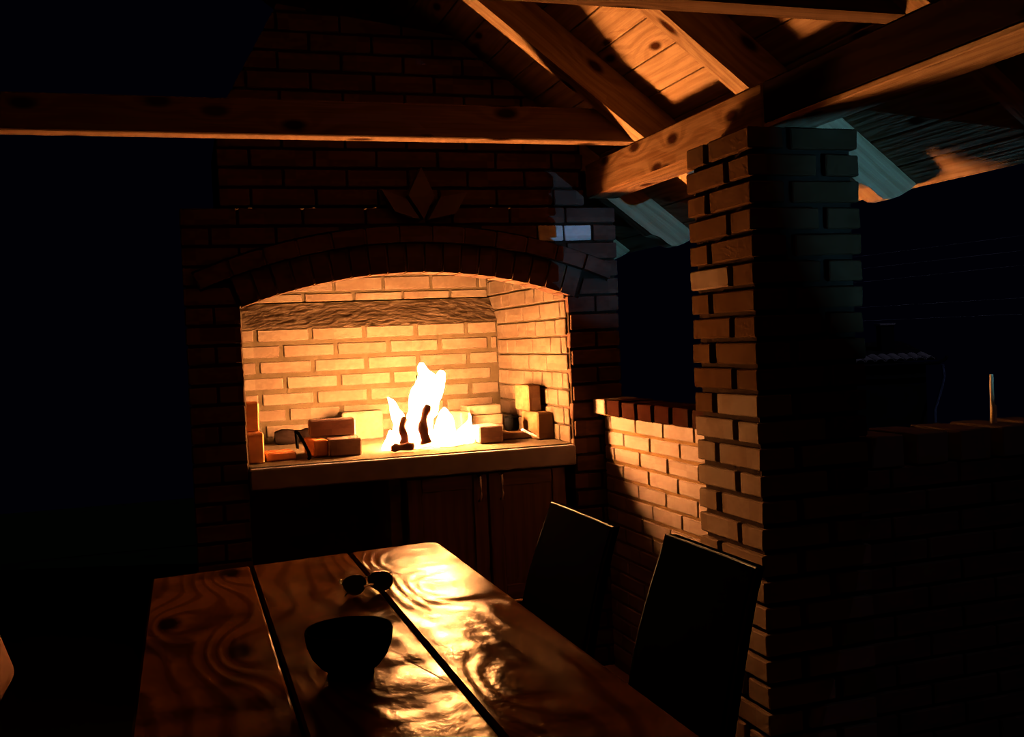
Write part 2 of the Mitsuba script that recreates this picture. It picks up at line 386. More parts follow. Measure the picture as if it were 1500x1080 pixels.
# mortar body of the front wall, a little behind the brick faces
inner = unary_union([sbox(FX0 + 0.008, 0, FX1 - 0.008, 1.96)]).difference(opening.buffer(0.006))
obj('mortar', mikit.ply(prism_y(inner, D + 0.010, D + 0.125), 'mortar_dark'), ft)
ring_out = disc(AR + RING + LAB + 0.004)
lim = 0.400
label_zone = sector(AR - 0.2, AR + RING + LAB + 0.012, -lim, lim, 40)
arch_zone = unary_union([label_zone, sbox(NX0 - 0.004, 0.0, NX1 + 0.004, 1.62)])
ring_zone = sector(AR - 0.3, AR + RING + 0.006, -0.362, 0.362, 40).intersection(sbox(NX0 - 0.06, 1.5, NX1 + 0.06, 3))
used_zone = unary_union([opening.buffer(0.002), sector(AR + RING - 0.004, AR + RING + LAB + 0.010, -lim, lim, 40), sector(AR - 0.001, AR + RING + 0.012, -0.352, 0.352, 40)])
CP = 0.0752
def front_brick(poly, bsdf, y0=D, y1=D + 0.11, parent=ft, name='brick'):
    for g in getattr(poly, 'geoms', [poly]):
        if g.geom_type != 'Polygon' or g.area < 4e-4: continue
        x0, z0, x1, z1 = g.bounds
        if abs(g.area - (x1 - x0) * (z1 - z0)) < 1e-5:
            brick(parent, (x1 - x0, y1 - y0, z1 - z0), ((x0 + x1) / 2, (y0 + y1) / 2, (z0 + z1) / 2), bsdf, name, tilt=0.3)
        else:
            obj(name, mikit.ply(prism_y(g, y0, y1), bsdf), parent)
for c in range(27):
    z1 = 1.966 - CP * c
    z0 = z1 - 0.0635
    if z0 < 0: break
    # right jamb: full brick / two halves; the same mirrored on the left, both carried through over the arch
    L, jt = 0.246, 0.010
    edges_r, x = [FX1], FX1 - (0.232 if c % 2 == 0 else 0.113)
    while x > ACX - 0.02:
        edges_r.append(x); x -= L if len(edges_r) > 1 else L
    edges_l, x = [FX0], FX0 + (0.204 if c % 2 == 0 else 0.10)
    while x < edges_r[-1] - 0.08:
        edges_l.append(x); x += L
    edges = sorted(edges_l + edges_r)
    for a, b_ in zip(edges[:-1], edges[1:]):
        ra = sbox(a + (jt if a > FX0 + 1e-6 else 0), z0, b_, z1)
        p = ra.difference(used_zone)
        if p.is_empty or p.area < 6e-4: continue
        if p.area > 0.985 * ra.area: p = ra
        if c == 1 and 1.42 < (a + b_) / 2 < 1.66:                       # two lime-streaked halves
            m_ = (a + b_) / 2
            front_brick(sbox(a + jt, z0, m_ - 0.004, z1), 'brick_lime'); front_brick(sbox(m_ + 0.004, z0, b_, z1), 'brick_lime')
            continue
        front_brick(p, 'brick_brown')
# ring of upright bricks
ar = key_for('arch', fp); tag(ar, 'arch of upright red-brown bricks')
nv = 19
for k in range(nv):
    a0 = -0.345 + 0.690 * k / nv; a1 = -0.345 + 0.690 * (k + 1) / nv
    g = sector(AR + 0.0, AR + RING, a0 + 0.0028, a1 - 0.0028, 4)
    obj('brick', mikit.ply(prism_y(g, D - 0.004 + rng.uniform(-.003, .003), D + 0.118), 'brick_brown'), ar)
obj('mortar', mikit.ply(prism_y(sector(AR + 0.004, AR + RING, -0.343, 0.343, 40), D + 0.008, D + 0.115), 'mortar_light'), ar)
# projecting label course
lb = key_for('label_course', fp); tag(lb, 'projecting course of bricks following the arch')
nl = 13
for k in range(nl):
    a0 = -lim + 2 * lim * k / nl; a1 = -lim + 2 * lim * (k + 1) / nl
    g = sector(AR + RING + 0.004, AR + RING + LAB, a0 + 0.0024, a1 - 0.0024, 4)
    obj('brick', mikit.ply(prism_y(g, D - 0.035 + rng.uniform(-.003, .003), D + 0.10), 'brick_brown'), lb)
obj('mortar', mikit.ply(prism_y(sector(AR + RING + 0.006, AR + RING + LAB - 0.003, -lim, lim, 40), D - 0.024, D + 0.10), 'mortar_light'), lb)
# chimney hood above the shoulders
hd = key_for('hood', fp); tag(hd, 'chimney hood of dark brick')
under = lambda x: 2.146 + (1.65 - x) * math.tan(math.radians(37.0)) + 0.10          # a hand below the roof lining
hood_poly = Polygon([(HX0, 1.9765), (HX1, 1.9765), (HX1, under(HX1)), (1.10, min(2.75, under(1.10))), (HX0 + 0.25, 2.75), (HX0, 2.30)])
obj('mortar', mikit.ply(prism_y(hood_poly.buffer(-0.008, join_style=2), D + 0.012, D + 0.9), 'mortar_dark'), hd)
for c in range(11):
    z0 = 1.9765 + CP * c
    x = HX0 + (0 if c % 2 else -0.123)
    while x < HX1 - 0.02:
        a, b_ = max(x, HX0), min(x + 0.236, HX1)
        if b_ - a > 0.03:
            ra = sbox(a, z0, b_, z0 + 0.0635)
            p = ra.intersection(hood_poly)
            if p.area > 5e-4:
                front_brick(ra if p.area > 0.985 * ra.area else p, 'brick_brown', D, D + 0.09, hd)
        x += 0.246
# three lozenge bricks on the face
orn = key_for('ornament', fp); tag(orn, 'three pale lozenge bricks set like a lotus above the arch')
def loz(pts):
    g = Polygon(pts).buffer(-0.0015)
    return mikit.ply(prism_y(g, D - 0.055, D + 0.02), 'brick_pale')
obj('petal', loz([(0.936, 2.123), (0.988, 2.008), (0.938, 1.912), (0.877, 2.010)]), orn)
obj('petal', loz([(0.768, 2.036), (0.872, 1.996), (0.925, 1.912), (0.822, 1.943)]), orn)
obj('petal', loz([(1.124, 2.023), (1.010, 2.005), (0.955, 1.911), (1.072, 1.936)]), orn)

# firebox
fb = key_for('firebox', fp); tag(fb, 'firelit tan brick inside of the fireplace')
obj('back_mortar', mikit.ply(tr(cbox((NX1 - NX0 + 0.2, 0.24, 1.525 - H + 0.1), 0.004), (NX0 + NX1) / 2, YB + 0.008 + 0.12, (1.525 + H - 0.1) / 2), 'mortar_fire'), fb)
obj('upper_mortar', mikit.ply(tr(cbox((NX1 - NX0 + 0.2, 0.12, 0.36), 0.004), (NX0 + NX1) / 2, YB + 0.148 + 0.06, 1.64 + 0.18), 'mortar_fire'), fb)
band = np.array([(x, y, z) for x in (NX0 - 0.02, NX1 + 0.02) for (y, z) in ((YB - 0.004, 1.520), (YB + 0.2, 1.520), (YB + 0.2, 1.648), (YB + 0.132, 1.648))])
obj('sloping_band', mikit.ply(trimesh.Trimesh(*hull(band)), 'render_band'), fb)
obj('side_mortar', mikit.ply(tr(cbox((0.20, YB + 0.3 - (D + 0.125), 1.975 - H + 0.08), 0.003), NX1 + 0.006 + 0.1, (YB + 0.3 + D + 0.125) / 2, (1.975 + H - 0.08) / 2), 'mortar_fire'), fb)
obj('side_mortar', mikit.ply(tr(cbox((0.18, YB + 0.3 - (D + 0.125), 1.975 - H + 0.08), 0.003), NX0 - 0.006 - 0.09, (YB + 0.3 + D + 0.125) / 2, (1.975 + H - 0.08) / 2), 'mortar_fire'), fb)
obj('throat', mikit.ply(tr(cbox((NX1 - NX0 + 0.36, 0.42, 0.05), 0.004), (NX0 + NX1) / 2, 5.14, 2.003), 'brick_soot'), fb)
BP = 0.0772
for c in range(8):
    z1 = 1.520 - 0.004 - BP * c
    z = z1 - 0.026
    if z1 < H + 0.01: break
    x = NX0 + [0.105, 0.165 + 0.06, 0.11, 0.235, 0.115, 0.24, 0.125, 0.10][c] - 0.26
    while x < NX1:
        a, b_ = max(x + 0.020, NX0), min(x + 0.26, NX1 - 0.012)
        if b_ - a > 0.025:
            brick(fb, (b_ - a, 0.06, 0.0545), ((a + b_) / 2, YB + 0.03, z), 'brick_fire', tilt=0.4)
        x += 0.262
for c, (zc, hh) in enumerate(((1.673, 0.040), (1.738, 0.066), (1.820, 0.066), (1.90, 0.066))):
    x = NX0 + (0.12 if c % 2 == 0 else 0.02) - 0.26
    while x < NX1:
        a, b_ = max(x + 0.012, NX0), min(x + 0.25, NX1 - 0.01)
        if b_ - a > 0.02:
            brick(fb, (b_ - a, 0.05, hh), ((a + b_) / 2, YB + 0.14 + 0.025, zc), 'brick_fire', tilt=0.5)
        x += 0.252
for c in range(13):
    z = H + 0.036 + 0.0765 * c
    for side in (1, -1):
        xs = NX1 + 0.03 - 0.004 if side == 1 else NX0 - 0.03 + 0.004
        y = D + 0.125 + (0.06 if c % 2 else 0.0)
        ys = [D + 0.028] + ([D + 0.028 + 0.065] if c % 2 else [])
        stepl = 0.130 if (c % 3 != 1) else 0.255
        y = ys[-1]
        while y < YB + 0.2:
            y += stepl if rng.random() < 0.8 else 0.25
            ys.append(min(y, YB + 0.24))
        for a, b_ in zip(ys[:-1], ys[1:]):
            if b_ - a < 0.03: continue
            brick(fb, (0.06, b_ - a - 0.007, 0.068), (xs, (a + b_) / 2, z), 'brick_fire', tilt=0.4)
# hearth: stone slab with clay top
slab = obj('hearth_slab', mikit.ply(rough(cbox((NX1 - NX0 - 0.004, YB - D + 0.03, 0.082), 0.006), 0.002, 8), 'slab_stone'), fp, at((NX0 + NX1) / 2, (YB + D) / 2 - 0.020, H - 0.041 - 0.002))
tag(slab, 'grey stone hearth slab')
obj('clay_top', mikit.ply(cbox((NX1 - NX0 - 0.006, YB - D - 0.012, 0.006), 0.002), 'hearth_clay'), slab, at((NX0 + NX1) / 2, (YB + D) / 2 + 0.001, H - 0.001))
# base: side walls, dark wood store on the left, two doors on the right
bs = key_for('base', fp)
obj('divider', mikit.ply(cbox((0.05, 0.85, 0.885), 0.004), 'brick_soot'), bs, at(0.80, D + 0.10 + 0.425, 0.4425))
obj('back_wall', mikit.ply(cbox((NX1 - NX0, 0.08, 0.885), 0.004), 'brick_soot'), bs, at((NX0 + NX1) / 2, D + 0.90, 0.4425))
for x in (NX1 + 0.112, NX0 - 0.101):
    obj('side_wall', mikit.ply(cbox((0.20, 0.80, 0.885), 0.004), 'brick_brown'), bs, at(x, D + 0.13 + 0.42, 0.4425))
obj('skirting', wood((0.72, 0.03, 0.05), 0, 'wood_door'), bs, at(1.18, D + 0.05, 0.025))
for k, (a, b_) in enumerate(((0.835, 1.172), (1.180, 1.520))):
    dr_ = obj('door', wood((b_ - a, 0.028, 0.535), 2, 'wood_door'), fp, at((a + b_) / 2, D + 0.05, 0.605))
    tag(dr_, 'reddish brown wooden door below the hearth')
    for x in (a + 0.03, b_ - 0.03):
        obj('stile', wood((0.06, 0.014, 0.533), 2, 'wood_door', 0.003), dr_, at(x, D + 0.033, 0.605))
    for z in (0.368, 0.842):
        obj('rail', wood((b_ - a - 0.124, 0.014, 0.06), 0, 'wood_door', 0.003), dr_, at((a + b_) / 2, D + 0.033, z))
    hx = b_ - 0.035 if k == 0 else a + 0.050
    obj('handle', mikit.ply(tube([(hx, D + 0.028, 0.868), (hx, D + 0.0, 0.862), (hx, D - 0.004, 0.83), (hx, D - 0.004, 0.79), (hx, D + 0.0, 0.765), (hx, D + 0.028, 0.758)], 0.006), 'steel', smooth=40), dr_)
obj('sill_strip', mikit.ply(cbox((0.70, 0.02, 0.012), 0.003), 'steel'), fp, at(1.18, D + 0.03, 0.328))

# ------------------------------------------------------------------ roof: plate beam, tie beams, rafters, planks
AL = math.radians(37.0)
ca, sa, ta = math.cos(AL), math.sin(AL), math.tan(AL)
RX = -0.40                                   # ridge
EAVE = 2.165
nb = obj('roof_beam', wood((0.140, 4.10, 0.122), 1, 'wood_shaded', 0.005), None, at(1.722, 2.640 - 2.05, 2.081), label='near stretch of the roof beam with shade painted into its colour, running forward from the brick pillar to the top right', cat='beam')  # near part of the plate beam, split off and darkened to imitate shade
tag(obj('lit_underside', wood((0.146, 4.09, 0.0175), 1, 'wood_pine', 0.003), nb, at(1.722, 2.640 - 2.05, 2.0105)), 'added pale strip imitating light on the underside of the dark beam')  # added strip, pale in place of light on the underside of the beam
plate = obj('roof_beam', wood((0.140, D - 0.012 - 2.646, 0.140), 1, 'wood_beam', 0.005), None, at(1.722, (D - 0.012 + 2.646) / 2, 2.072),
            label='short firelit beam between the brick pillar and the fireplace', cat='beam')
for nm, y, lab in (('tie_beam', 3.572, 'horizontal wooden tie beam crossing in front of the dark chimney hood'),
                   ('tie_beam', 2.055, 'horizontal wooden tie beam at the top edge, its end on the heavy beam')):
    obj(nm, wood((4.25, 0.080, 0.120), 0, 'wood_tie', 0.004), None, at(RX - 0.01 + 0.055, y, 2.203), label=lab, cat='beam', group='tie beams of the roof')
RD, RW = 0.130, 0.080
def rafter_profile():
    """in (x, z): underside through (1.65, 2.14); decorative rounded tail"""
    t = np.array([ca, -sa]); n = np.array([sa, ca])
    o = np.array([1.65, 2.146])
    s0, s1 = (RX - 1.65) / ca, (EAVE - 0.02 - 1.65) / ca
    bot = [o + t * (s0 + 0.0), o + t * (s1 - 0.15)]
    for a in np.linspace(0, 1, 9):                                        # ogee tail
        s = s1 - 0.15 + 0.17 * a
        h = 0.012 * math.sin(a * math.pi * 2) + (RD - 0.03) * a ** 3
        bot.append(o + t * s + n * h)
    top = [o + t * (s1 + 0.03) + n * RD, o + t * s0 + n * RD]
    return Polygon([tuple(p) for p in bot + top]).buffer(0)
rp = rafter_profile()
# housing over the plate beam
rp = rp.difference(sbox(1.651, 2.0, 1.793, 2.1435))
def rafter(yc, mirror, lab, grp):
    m = prism_y(rp if yc < 4 else rp.intersection(sbox(1.66, 0, 4, 4)), yc - RW / 2, yc + RW / 2)
    v = np.array(m.vertices)
    v2 = v.copy()
    if mirror:
        v2[:, 0] = 2 * RX - v[:, 0]
        m = trimesh.Trimesh(v2, m.faces[:, ::-1], process=False)
    # grain coordinates along the slope
    vv = np.array(m.vertices)[np.array(m.faces)].reshape(-1, 3)
    ff = np.arange(len(vv)).reshape(-1, 3)
    xx = (2 * RX - vv[:, 0]) if mirror else vv[:, 0]
    uu = xx * ca - vv[:, 2] * sa; ww = xx * sa + vv[:, 2] * ca
    nrm = np.cross(vv[1::3] - vv[0::3], vv[2::3] - vv[0::3])
    flat = np.repeat(np.abs(nrm[:, 1]) > 0.5 * np.linalg.norm(nrm, axis=1), 3)
    uv = np.stack([uu + 7.7 * yc, np.where(flat, ww, vv[:, 1] + 0.5)], 1)
    obj('rafter', mikit.ply(trimesh.Trimesh(vv, ff, process=False), 'wood_pine', uv=uv), None, None, label=lab, cat='rafter', group=grp)
RY = [(3.49, 'sloping rafter beside the far tie beam, its underside lit by the fire'),
      (2.755, 'sloping rafter above the brick pillar, right of the brightly lit planks'),
      (4.22, 'rafter end hanging out between fireplace and pillar'),
      (4.95, 'last rafter at the far gable behind the fireplace'),
      (1.975, 'rafter against the near tie beam at the top of the picture')]
for y, lab in RY:
    rafter(y, False, lab, 'rafters of the right roof slope')
for y in (3.49, 2.755):
    rafter(y, True, 'dark rafter of the left roof slope, ' + ('beside the far tie beam' if y > 3 else 'one bay nearer than the far tie beam'), 'rafters of the left roof slope')
roof = tag(key_for('ceiling'), 'roof lining of knotty pine planks over the rafters', 'ceiling', kind='structure')
Lr = (EAVE + 0.02 - RX) / ca
PWID = 0.1252
n_ = np.array([sa, ca])
for side in (0, 1):
    k, s = 0, 0.0
    while s < Lr - 0.01:
        wdt = min(PWID, Lr - s)
        sh = wood((wdt - 0.003, 6.3, 0.022), 1, 'wood_old' if side else 'wood_pine', 0.003)  # left slope takes a darker wood colour only to cut bounced light
        # centre of the plank above the rafters
        sc = s + wdt / 2
        x = RX + sc * ca; z = 2.146 + (1.65 - x) * ta
        cx_, cz_ = x + n_[0] * (RD + 0.0125), z + n_[1] * (RD + 0.0125)
        if side == 0:
            w = T().translate([cx_, 2.22, cz_]).rotate([0, 1, 0], 37.0)
        else:
            w = T().translate([2 * RX - cx_, 2.22, cz_]).rotate([0, 1, 0], -37.0)
        obj('plank', sh, roof, w)
        s += PWID
# clay tiles over the lining: one plain sheet each side, unseen from below
for side in (0, 1):
    sc = Lr / 2
    x = RX + sc * ca; z = 2.146 + (1.65 - x) * ta
    cx_, cz_ = x + n_[0] * (RD + 0.05), z + n_[1] * (RD + 0.05)
    w = T().translate([cx_ if side == 0 else 2 * RX - cx_, 2.22, cz_]).rotate([0, 1, 0], 37.0 if side == 0 else -37.0)
    obj('tile_covering', mikit.ply(cbox((Lr - 0.02, 6.3, 0.04), 0.01), 'brick_brown'), roof, w)
obj('roof_beam', wood((0.140, 5.55, 0.140), 1, 'wood_old', 0.005), None, at(2 * RX - 1.722, D - 0.012 - 2.775, 2.072), label='dark beam under the left eave, far left in the shade', cat='beam')

# ------------------------------------------------------------------ table
tb = thing('dining_table', 'long rustic table of three varnished planks in front of the fire', 'table')
TZ, TT = 0.75, 0.055
def far_y(x): return 3.250 + (x + 0.12) * 0.142
px = [-0.122, 0.168, 0.4835, 0.787]
for k in range(3):
    a, b_ = px[k] + (0.0035 if k else 0), px[k + 1] - (0.0035 if k < 2 else 0)
    y0 = 0.75
    r = 0.035
    pts = [(a, y0), (b_, y0), (b_, far_y(b_)), (a, far_y(a))]
    g = Polygon(pts)
    if k == 2:
        g = Polygon([(a, y0), (b_, y0), (b_, far_y(b_) - 0.055), (b_ - 0.006, far_y(b_) - 0.025), (b_ - 0.028, far_y(b_) - 0.008), (b_ - 0.055, far_y(b_ - 0.055)), (a, far_y(a))])
    lay = []
    cz = 0.006
    gi = g.buffer(-cz, join_style=2)
    m0 = np.array(g.exterior.coords)[:-1]; m1 = np.array(gi.exterior.coords)[:-1]
    pts3 = [(x, y, TZ - TT + cz) for x, y in m0] + [(x, y, TZ - cz) for x, y in m0] + [(x, y, TZ) for x, y in m1] + [(x, y, TZ - TT) for x, y in m1]
    hm = trimesh.Trimesh(*hull(pts3))
    obj('plank', wood(None, 1, 'table_wood', mesh=hm), tb)
for x in (0.0, 0.665):
    for y in (1.0, 3.02):
        obj('leg', wood((0.09, 0.09, TZ - TT - 0.001), 2, 'wood_old', 0.006), tb, at(x, y, (TZ - TT) / 2))
for y in (1.0, 3.02):
    obj('cross_rail', wood((0.57, 0.05, 0.09), 0, 'wood_old'), tb, at(0.3325, y, TZ - TT - 0.06))

# ------------------------------------------------------------------ bowl
bx, by = 0.294, 2.085
prof = [(0.0, 0.0), (0.046, 0.0), (0.048, 0.004), (0.046, 0.012), (0.060, 0.022), (0.076, 0.042), (0.086, 0.066), (0.0895, 0.092), (0.0885, 0.098), (0.0855, 0.0975),
        (0.083, 0.088), (0.078, 0.066), (0.068, 0.044), (0.050, 0.026), (0.025, 0.018), (0.0, 0.017)]
obj('bowl', mikit.ply(lathe(prof, 64), 'bowl_glaze', smooth=45), None, at(bx, by, TZ), label='small dark footed bowl standing on the wooden table', cat='bowl')

# ------------------------------------------------------------------ sunglasses, folded, lenses up towards the camera
sg = thing('sunglasses', 'folded dark sunglasses lying on the table behind the bowl', 'sunglasses')
def lens_outline(s=1.0, n=36):
    t = np.linspace(0, 2 * math.pi, n, endpoint=False)
    r = 1 + 0.10 * np.cos(2 * t + 0.5) + 0.05 * np.sin(3 * t)
    return np.stack([0.0300 * s * r * np.cos(t), 0.0285 * s * r * np.sin(t)], 1)
GB = T().translate([0.448, 2.745, TZ + 0.0045]).rotate([0, 0, 1], 10).rotate([1, 0, 0], 62)
for s in (-1, 1):
    o = lens_outline() * [s, 1]
    if s > 0: pass
    g = Polygon(o)
    m = trimesh.creation.extrude_polygon(g, 0.002, engine='earcut')
    lens = obj('lens', mikit.ply(tr(m, 0.037 * s, 0.027, 0, ry=-6 * s), 'lens_dark'), sg, GB)
    ring = np.column_stack([o, np.zeros(len(o))])
    ring = np.vstack([ring, ring[:1], ring[1:2]])
    obj('rim', mikit.ply(tr(tube(ring, 0.0021, 8), 0.037 * s, 0.027, 0.001, ry=-6 * s), 'frame_black', smooth=40), sg, GB)
    # temple folded behind the lenses, with its bent ear piece
    tp = [(0.066 * s, 0.040, -0.002), (0.067 * s, 0.040, -0.010), (0.050 * s, 0.034, -0.014 - 0.004 * s), (0.0, 0.026, -0.016 - 0.004 * s), (-0.045 * s, 0.018, -0.017 - 0.004 * s), (-0.062 * s, 0.008, -0.018 - 0.004 * s), (-0.066 * s, -0.003, -0.018)]
    obj('temple', mikit.ply(tube(tp, [0.0022, 0.0022, 0.0018, 0.0018, 0.002, 0.0026, 0.0024], 8), 'frame_black', smooth=40), sg, GB)
    obj('hinge', mikit.ply(tube([(0.0655 * s, 0.044, 0.0), (0.074 * s, 0.048, -0.001), (0.076 * s, 0.040, -0.003), (0.069 * s, 0.034, -0.003), (0.0655 * s, 0.036, 0)], 0.0014, 6), 'frame_black', smooth=40), sg, GB)
obj('bridge', mikit.ply(tube([(-0.012, 0.040, 0.002), (0, 0.043, 0.004), (0.012, 0.040, 0.002)], 0.0017, 8), 'frame_black', smooth=40), sg, GB)
obj('brow_bar', mikit.ply(tube([(-0.014, 0.018, 0.002), (0.0, 0.019, 0.004), (0.014, 0.020, 0.002)], 0.0030, 8), 'frame_metal', smooth=40), sg, GB)

# ------------------------------------------------------------------ chairs along the right side of the table
def chair(y0, y1, top, lab):
    c = thing('dining_chair', lab, 'chair', 'dark chairs right of the table')
    w = y1 - y0; yc = (y0 + y1) / 2
    # backrest: raked, slightly bowed upholstered panel
    V = []
    secs = []
    for k, t in enumerate(np.linspace(0, 1, 9)):
        z = 0.40 + (top - 0.40) * t
        x = 1.075 + 0.125 * t ** 1.4
        hw = w / 2 * (1.0 + 0.06 * math.sin(math.pi * min(1, 0.15 + t)) - 0.03 * t)
        th = 0.045 - 0.014 * t
        secs.append((x, z, hw, th))
    parts = []
    for (a, b_) in zip(secs[:-1], secs[1:]):
        pts = []
        for (x, z, hw, th) in (a, b_):
            for sx, cy in ((-th / 2, -hw + 0.012), (th / 2, -hw + 0.012), (-th / 2, hw - 0.012), (th / 2, hw - 0.012), (0, -hw), (0, hw)):
                pts.append((x + sx, yc + cy, z))
        m = m3.Manifold.hull_points(np.array(pts))
        parts.append(m)
    man = m3.Manifold.batch_boolean(parts, m3.OpType.Add).to_mesh()
    obj('backrest', mikit.ply(trimesh.Trimesh(man.vert_properties[:, :3], man.tri_verts), 'chair_fabric', smooth=35), c)
    # piping round the top and sides
    edge = [(s[0] - s[3] * 0.3, yc + s[2] - 0.004, s[1]) for s in secs] + [(s[0] - s[3] * 0.3, yc - s[2] + 0.004, s[1]) for s in secs[::-1]]
    edge = edge[:9] + [(secs[-1][0] - 0.008, yc + q * (secs[-1][2] - 0.02), secs[-1][1] + 0.001) for q in (0.5, 0, -0.5)] + edge[9:]
    obj('piping', mikit.ply(tube(edge, 0.0035, 6), 'chair_piping', smooth=50), c)
    obj('seat', mikit.ply(trimesh.Trimesh(*hull([(x, y, z) for x in (0.80, 1.10) for y in (y0 + 0.01, y1 - 0.01) for z in (0.40, 0.46)] + [(0.88, yc, 0.485), (0.84, y0 + 0.05, 0.475), (0.84, y1 - 0.05, 0.475), (1.05, y0 + 0.05, 0.475), (1.05, y1 - 0.05, 0.475)])), 'chair_fabric', smooth=30), c)
    obj('seat_frame', mikit.ply(cbox((0.28, w - 0.03, 0.07), 0.006), 'chair_fabric'), c, at(0.945, yc, 0.366))
    for x, y, dx in ((0.83, y0 + 0.04, 0), (0.83, y1 - 0.04, 0), (1.075, y0 + 0.035, 0.05), (1.075, y1 - 0.035, 0.05)):
        obj('leg', mikit.ply(trimesh.Trimesh(*hull([(x + sx * 0.02, y + sy * 0.02, 0.40) for sx in (-1, 1) for sy in (-1, 1)] + [(x + dx + sx * 0.014, y + sy * 0.014, 0.006) for sx in (-1, 1) for sy in (-1, 1)])), 'chair_fabric'), c)
chair(2.785, 3.345, 0.850, 'dark high-backed chair nearer the fireplace, before the wooden doors')
chair(1.985, 2.455, 0.888, 'dark high-backed chair standing in front of the brick pillar')

# ------------------------------------------------------------------ armchair at the left edge (only its rounded arm shows)
ac = thing('armchair', 'tan leather armchair cut off by the left edge, only its rounded arm showing', 'armchair')
def rounded(pts, r):
    sp = m3.Manifold.sphere(r, 24)
    return m3.Manifold.batch_hull([sp.translate(tuple(p)) for p in pts])
def mf(m):
    q = m.to_mesh(); return trimesh.Trimesh(q.vert_properties[:, :3], q.tri_verts)
arm_r = [(-0.505, y, 0.605) for y in (2.62, 2.96)] + [(-0.565, y, 0.80) for y in (2.62, 2.96)] + [(-0.66, y, 0.34) for y in (2.62, 2.94)] + [(-0.64, y, 0.84) for y in (2.62, 2.94)] + [(-0.67, y, 0.40) for y in (2.62, 2.94)]
obj('arm', mikit.ply(mf(rounded(arm_r, 0.04)), 'tan_leather', smooth=40), ac)
obj('arm', mikit.ply(mf(rounded([(-1.30 - (p[0] + 0.67), p[1], p[2]) for p in arm_r], 0.04)), 'tan_leather', smooth=40), ac)
obj('seat', mikit.ply(mf(rounded([(x, y, z) for x in (-1.22, -0.75) for y in (2.66, 2.98) for z in (0.32, 0.42)], 0.035)), 'tan_leather', smooth=40), ac)
obj('backrest', mikit.ply(mf(rounded([(x, y, z) for x in (-1.26, -0.71) for (y, z) in ((2.56, 0.30), (2.48, 0.98))], 0.05)), 'tan_leather', smooth=40), ac)
for x in (-1.26, -0.71):
    for y in (2.62, 2.92):
        obj('leg', mikit.ply(cbox((0.05, 0.05, 0.29), 0.005), 'wood_old'), ac, at(x, y, 0.149))

# ------------------------------------------------------------------ fire, logs and ember bed
HT = H + 0.002
FC = np.array([0.97, 4.38])
FY = -0.13
em = []
for k in range(60):
    a, r = rng.uniform(0, 6.28), math.sqrt(rng.random())
    s = rng.uniform(0.010, 0.022)
    m = trimesh.creation.icosphere(subdivisions=1, radius=s)
    m = rough(m, 0.006, 60, k)
    em.append(tr(m, FC[0] + 0.05 + 0.19 * r * math.cos(a), FC[1] + 0.12 * r * math.sin(a), HT + s * 0.85))
obj('ember_bed', mikit.ply(cat_mesh(*em), 'char_log', emitter={'type': 'area', 'radiance': rgb(*EMBER_LIGHT)}), label='bed of glowing embers under the fire', cat='embers', kind='stuff')
fire = thing('fire', 'bright open wood fire burning in the middle of the hearth', 'fire')
def tongue(pts, seed):
    """pts: (x, y, z, radius) up the flame"""
    P = np.array(pts, float) + [-0.012, FY, 0, 0]
    ms = []
    for a, b_ in zip(P[:-1], P[1:]):
        sa_ = m3.Manifold.sphere(a[3], 14).scale((1, 0.75, 1.35)).translate(tuple(a[:3]))
        sb_ = m3.Manifold.sphere(b_[3], 14).scale((1, 0.75, 1.35)).translate(tuple(b_[:3]))
        ms.append(m3.Manifold.batch_hull([sa_, sb_]))
    m = m3.Manifold.batch_boolean(ms, m3.OpType.Add).refine_to_length(0.016)
    t = mf(m)
    v = np.array(t.vertices)
    hgt = np.clip((v[:, 2] - HT) / 0.3, 0, 1)[:, None]
    d = np.stack([meshkit.fbm(v * [22, 22, 11] + 9.1 * j + seed, 3) - 0.5 for j in range(3)], 1) * [0.065, 0.05, 0.05]
    t = trimesh.Trimesh(v + d * (0.35 + hgt), t.faces, process=False)
    v = np.array(t.vertices); v[:, 2] = np.maximum(v[:, 2], HT + 0.001); t.vertices = v
    return t
fl_em = {'type': 'area', 'radiance': rgb(*FIRE_LIGHT)}
tongues = [
    [(0.99, 4.52, HT + 0.05, 0.060), (0.985, 4.52, HT + 0.13, 0.052), (1.005, 4.52, HT + 0.21, 0.046), (1.018, 4.52, HT + 0.265, 0.042), (1.020, 4.52, HT + 0.325, 0.026), (1.030, 4.52, HT + 0.350, 0.012)],
    [(1.03, 4.54, HT + 0.16, 0.04), (1.052, 4.54, HT + 0.225, 0.036), (1.080, 4.54, HT + 0.270, 0.022), (1.098, 4.54, HT + 0.312, 0.010)],
    [(0.90, 4.50, HT + 0.03, 0.045), (0.895, 4.50, HT + 0.10, 0.030), (0.875, 4.50, HT + 0.16, 0.018), (0.862, 4.50, HT + 0.195, 0.012), (0.858, 4.5, HT + 0.215, 0.004)],
    [(0.975, 4.52, HT + 0.18, 0.030), (0.968, 4.52, HT + 0.25, 0.016), (0.972, 4.52, HT + 0.30, 0.004)],
    [(1.08, 4.48, HT + 0.03, 0.055), (1.09, 4.48, HT + 0.09, 0.040), (1.085, 4.48, HT + 0.14, 0.018), (1.08, 4.48, HT + 0.165, 0.005)],
    [(0.83, 4.47, HT + 0.015, 0.028), (0.84, 4.47, HT + 0.06, 0.016), (0.838, 4.47, HT + 0.085, 0.004)],
    [(1.17, 4.50, HT + 0.02, 0.036), (1.19, 4.50, HT + 0.06, 0.022), (1.21, 4.5, HT + 0.105, 0.010), (1.20, 4.5, HT + 0.125, 0.004)],
]
for k, tg in enumerate(tongues):
    obj('flame', mikit.ply(tongue(tg, k * 3.7), 'flame_body', smooth=True, emitter=fl_em), fire)

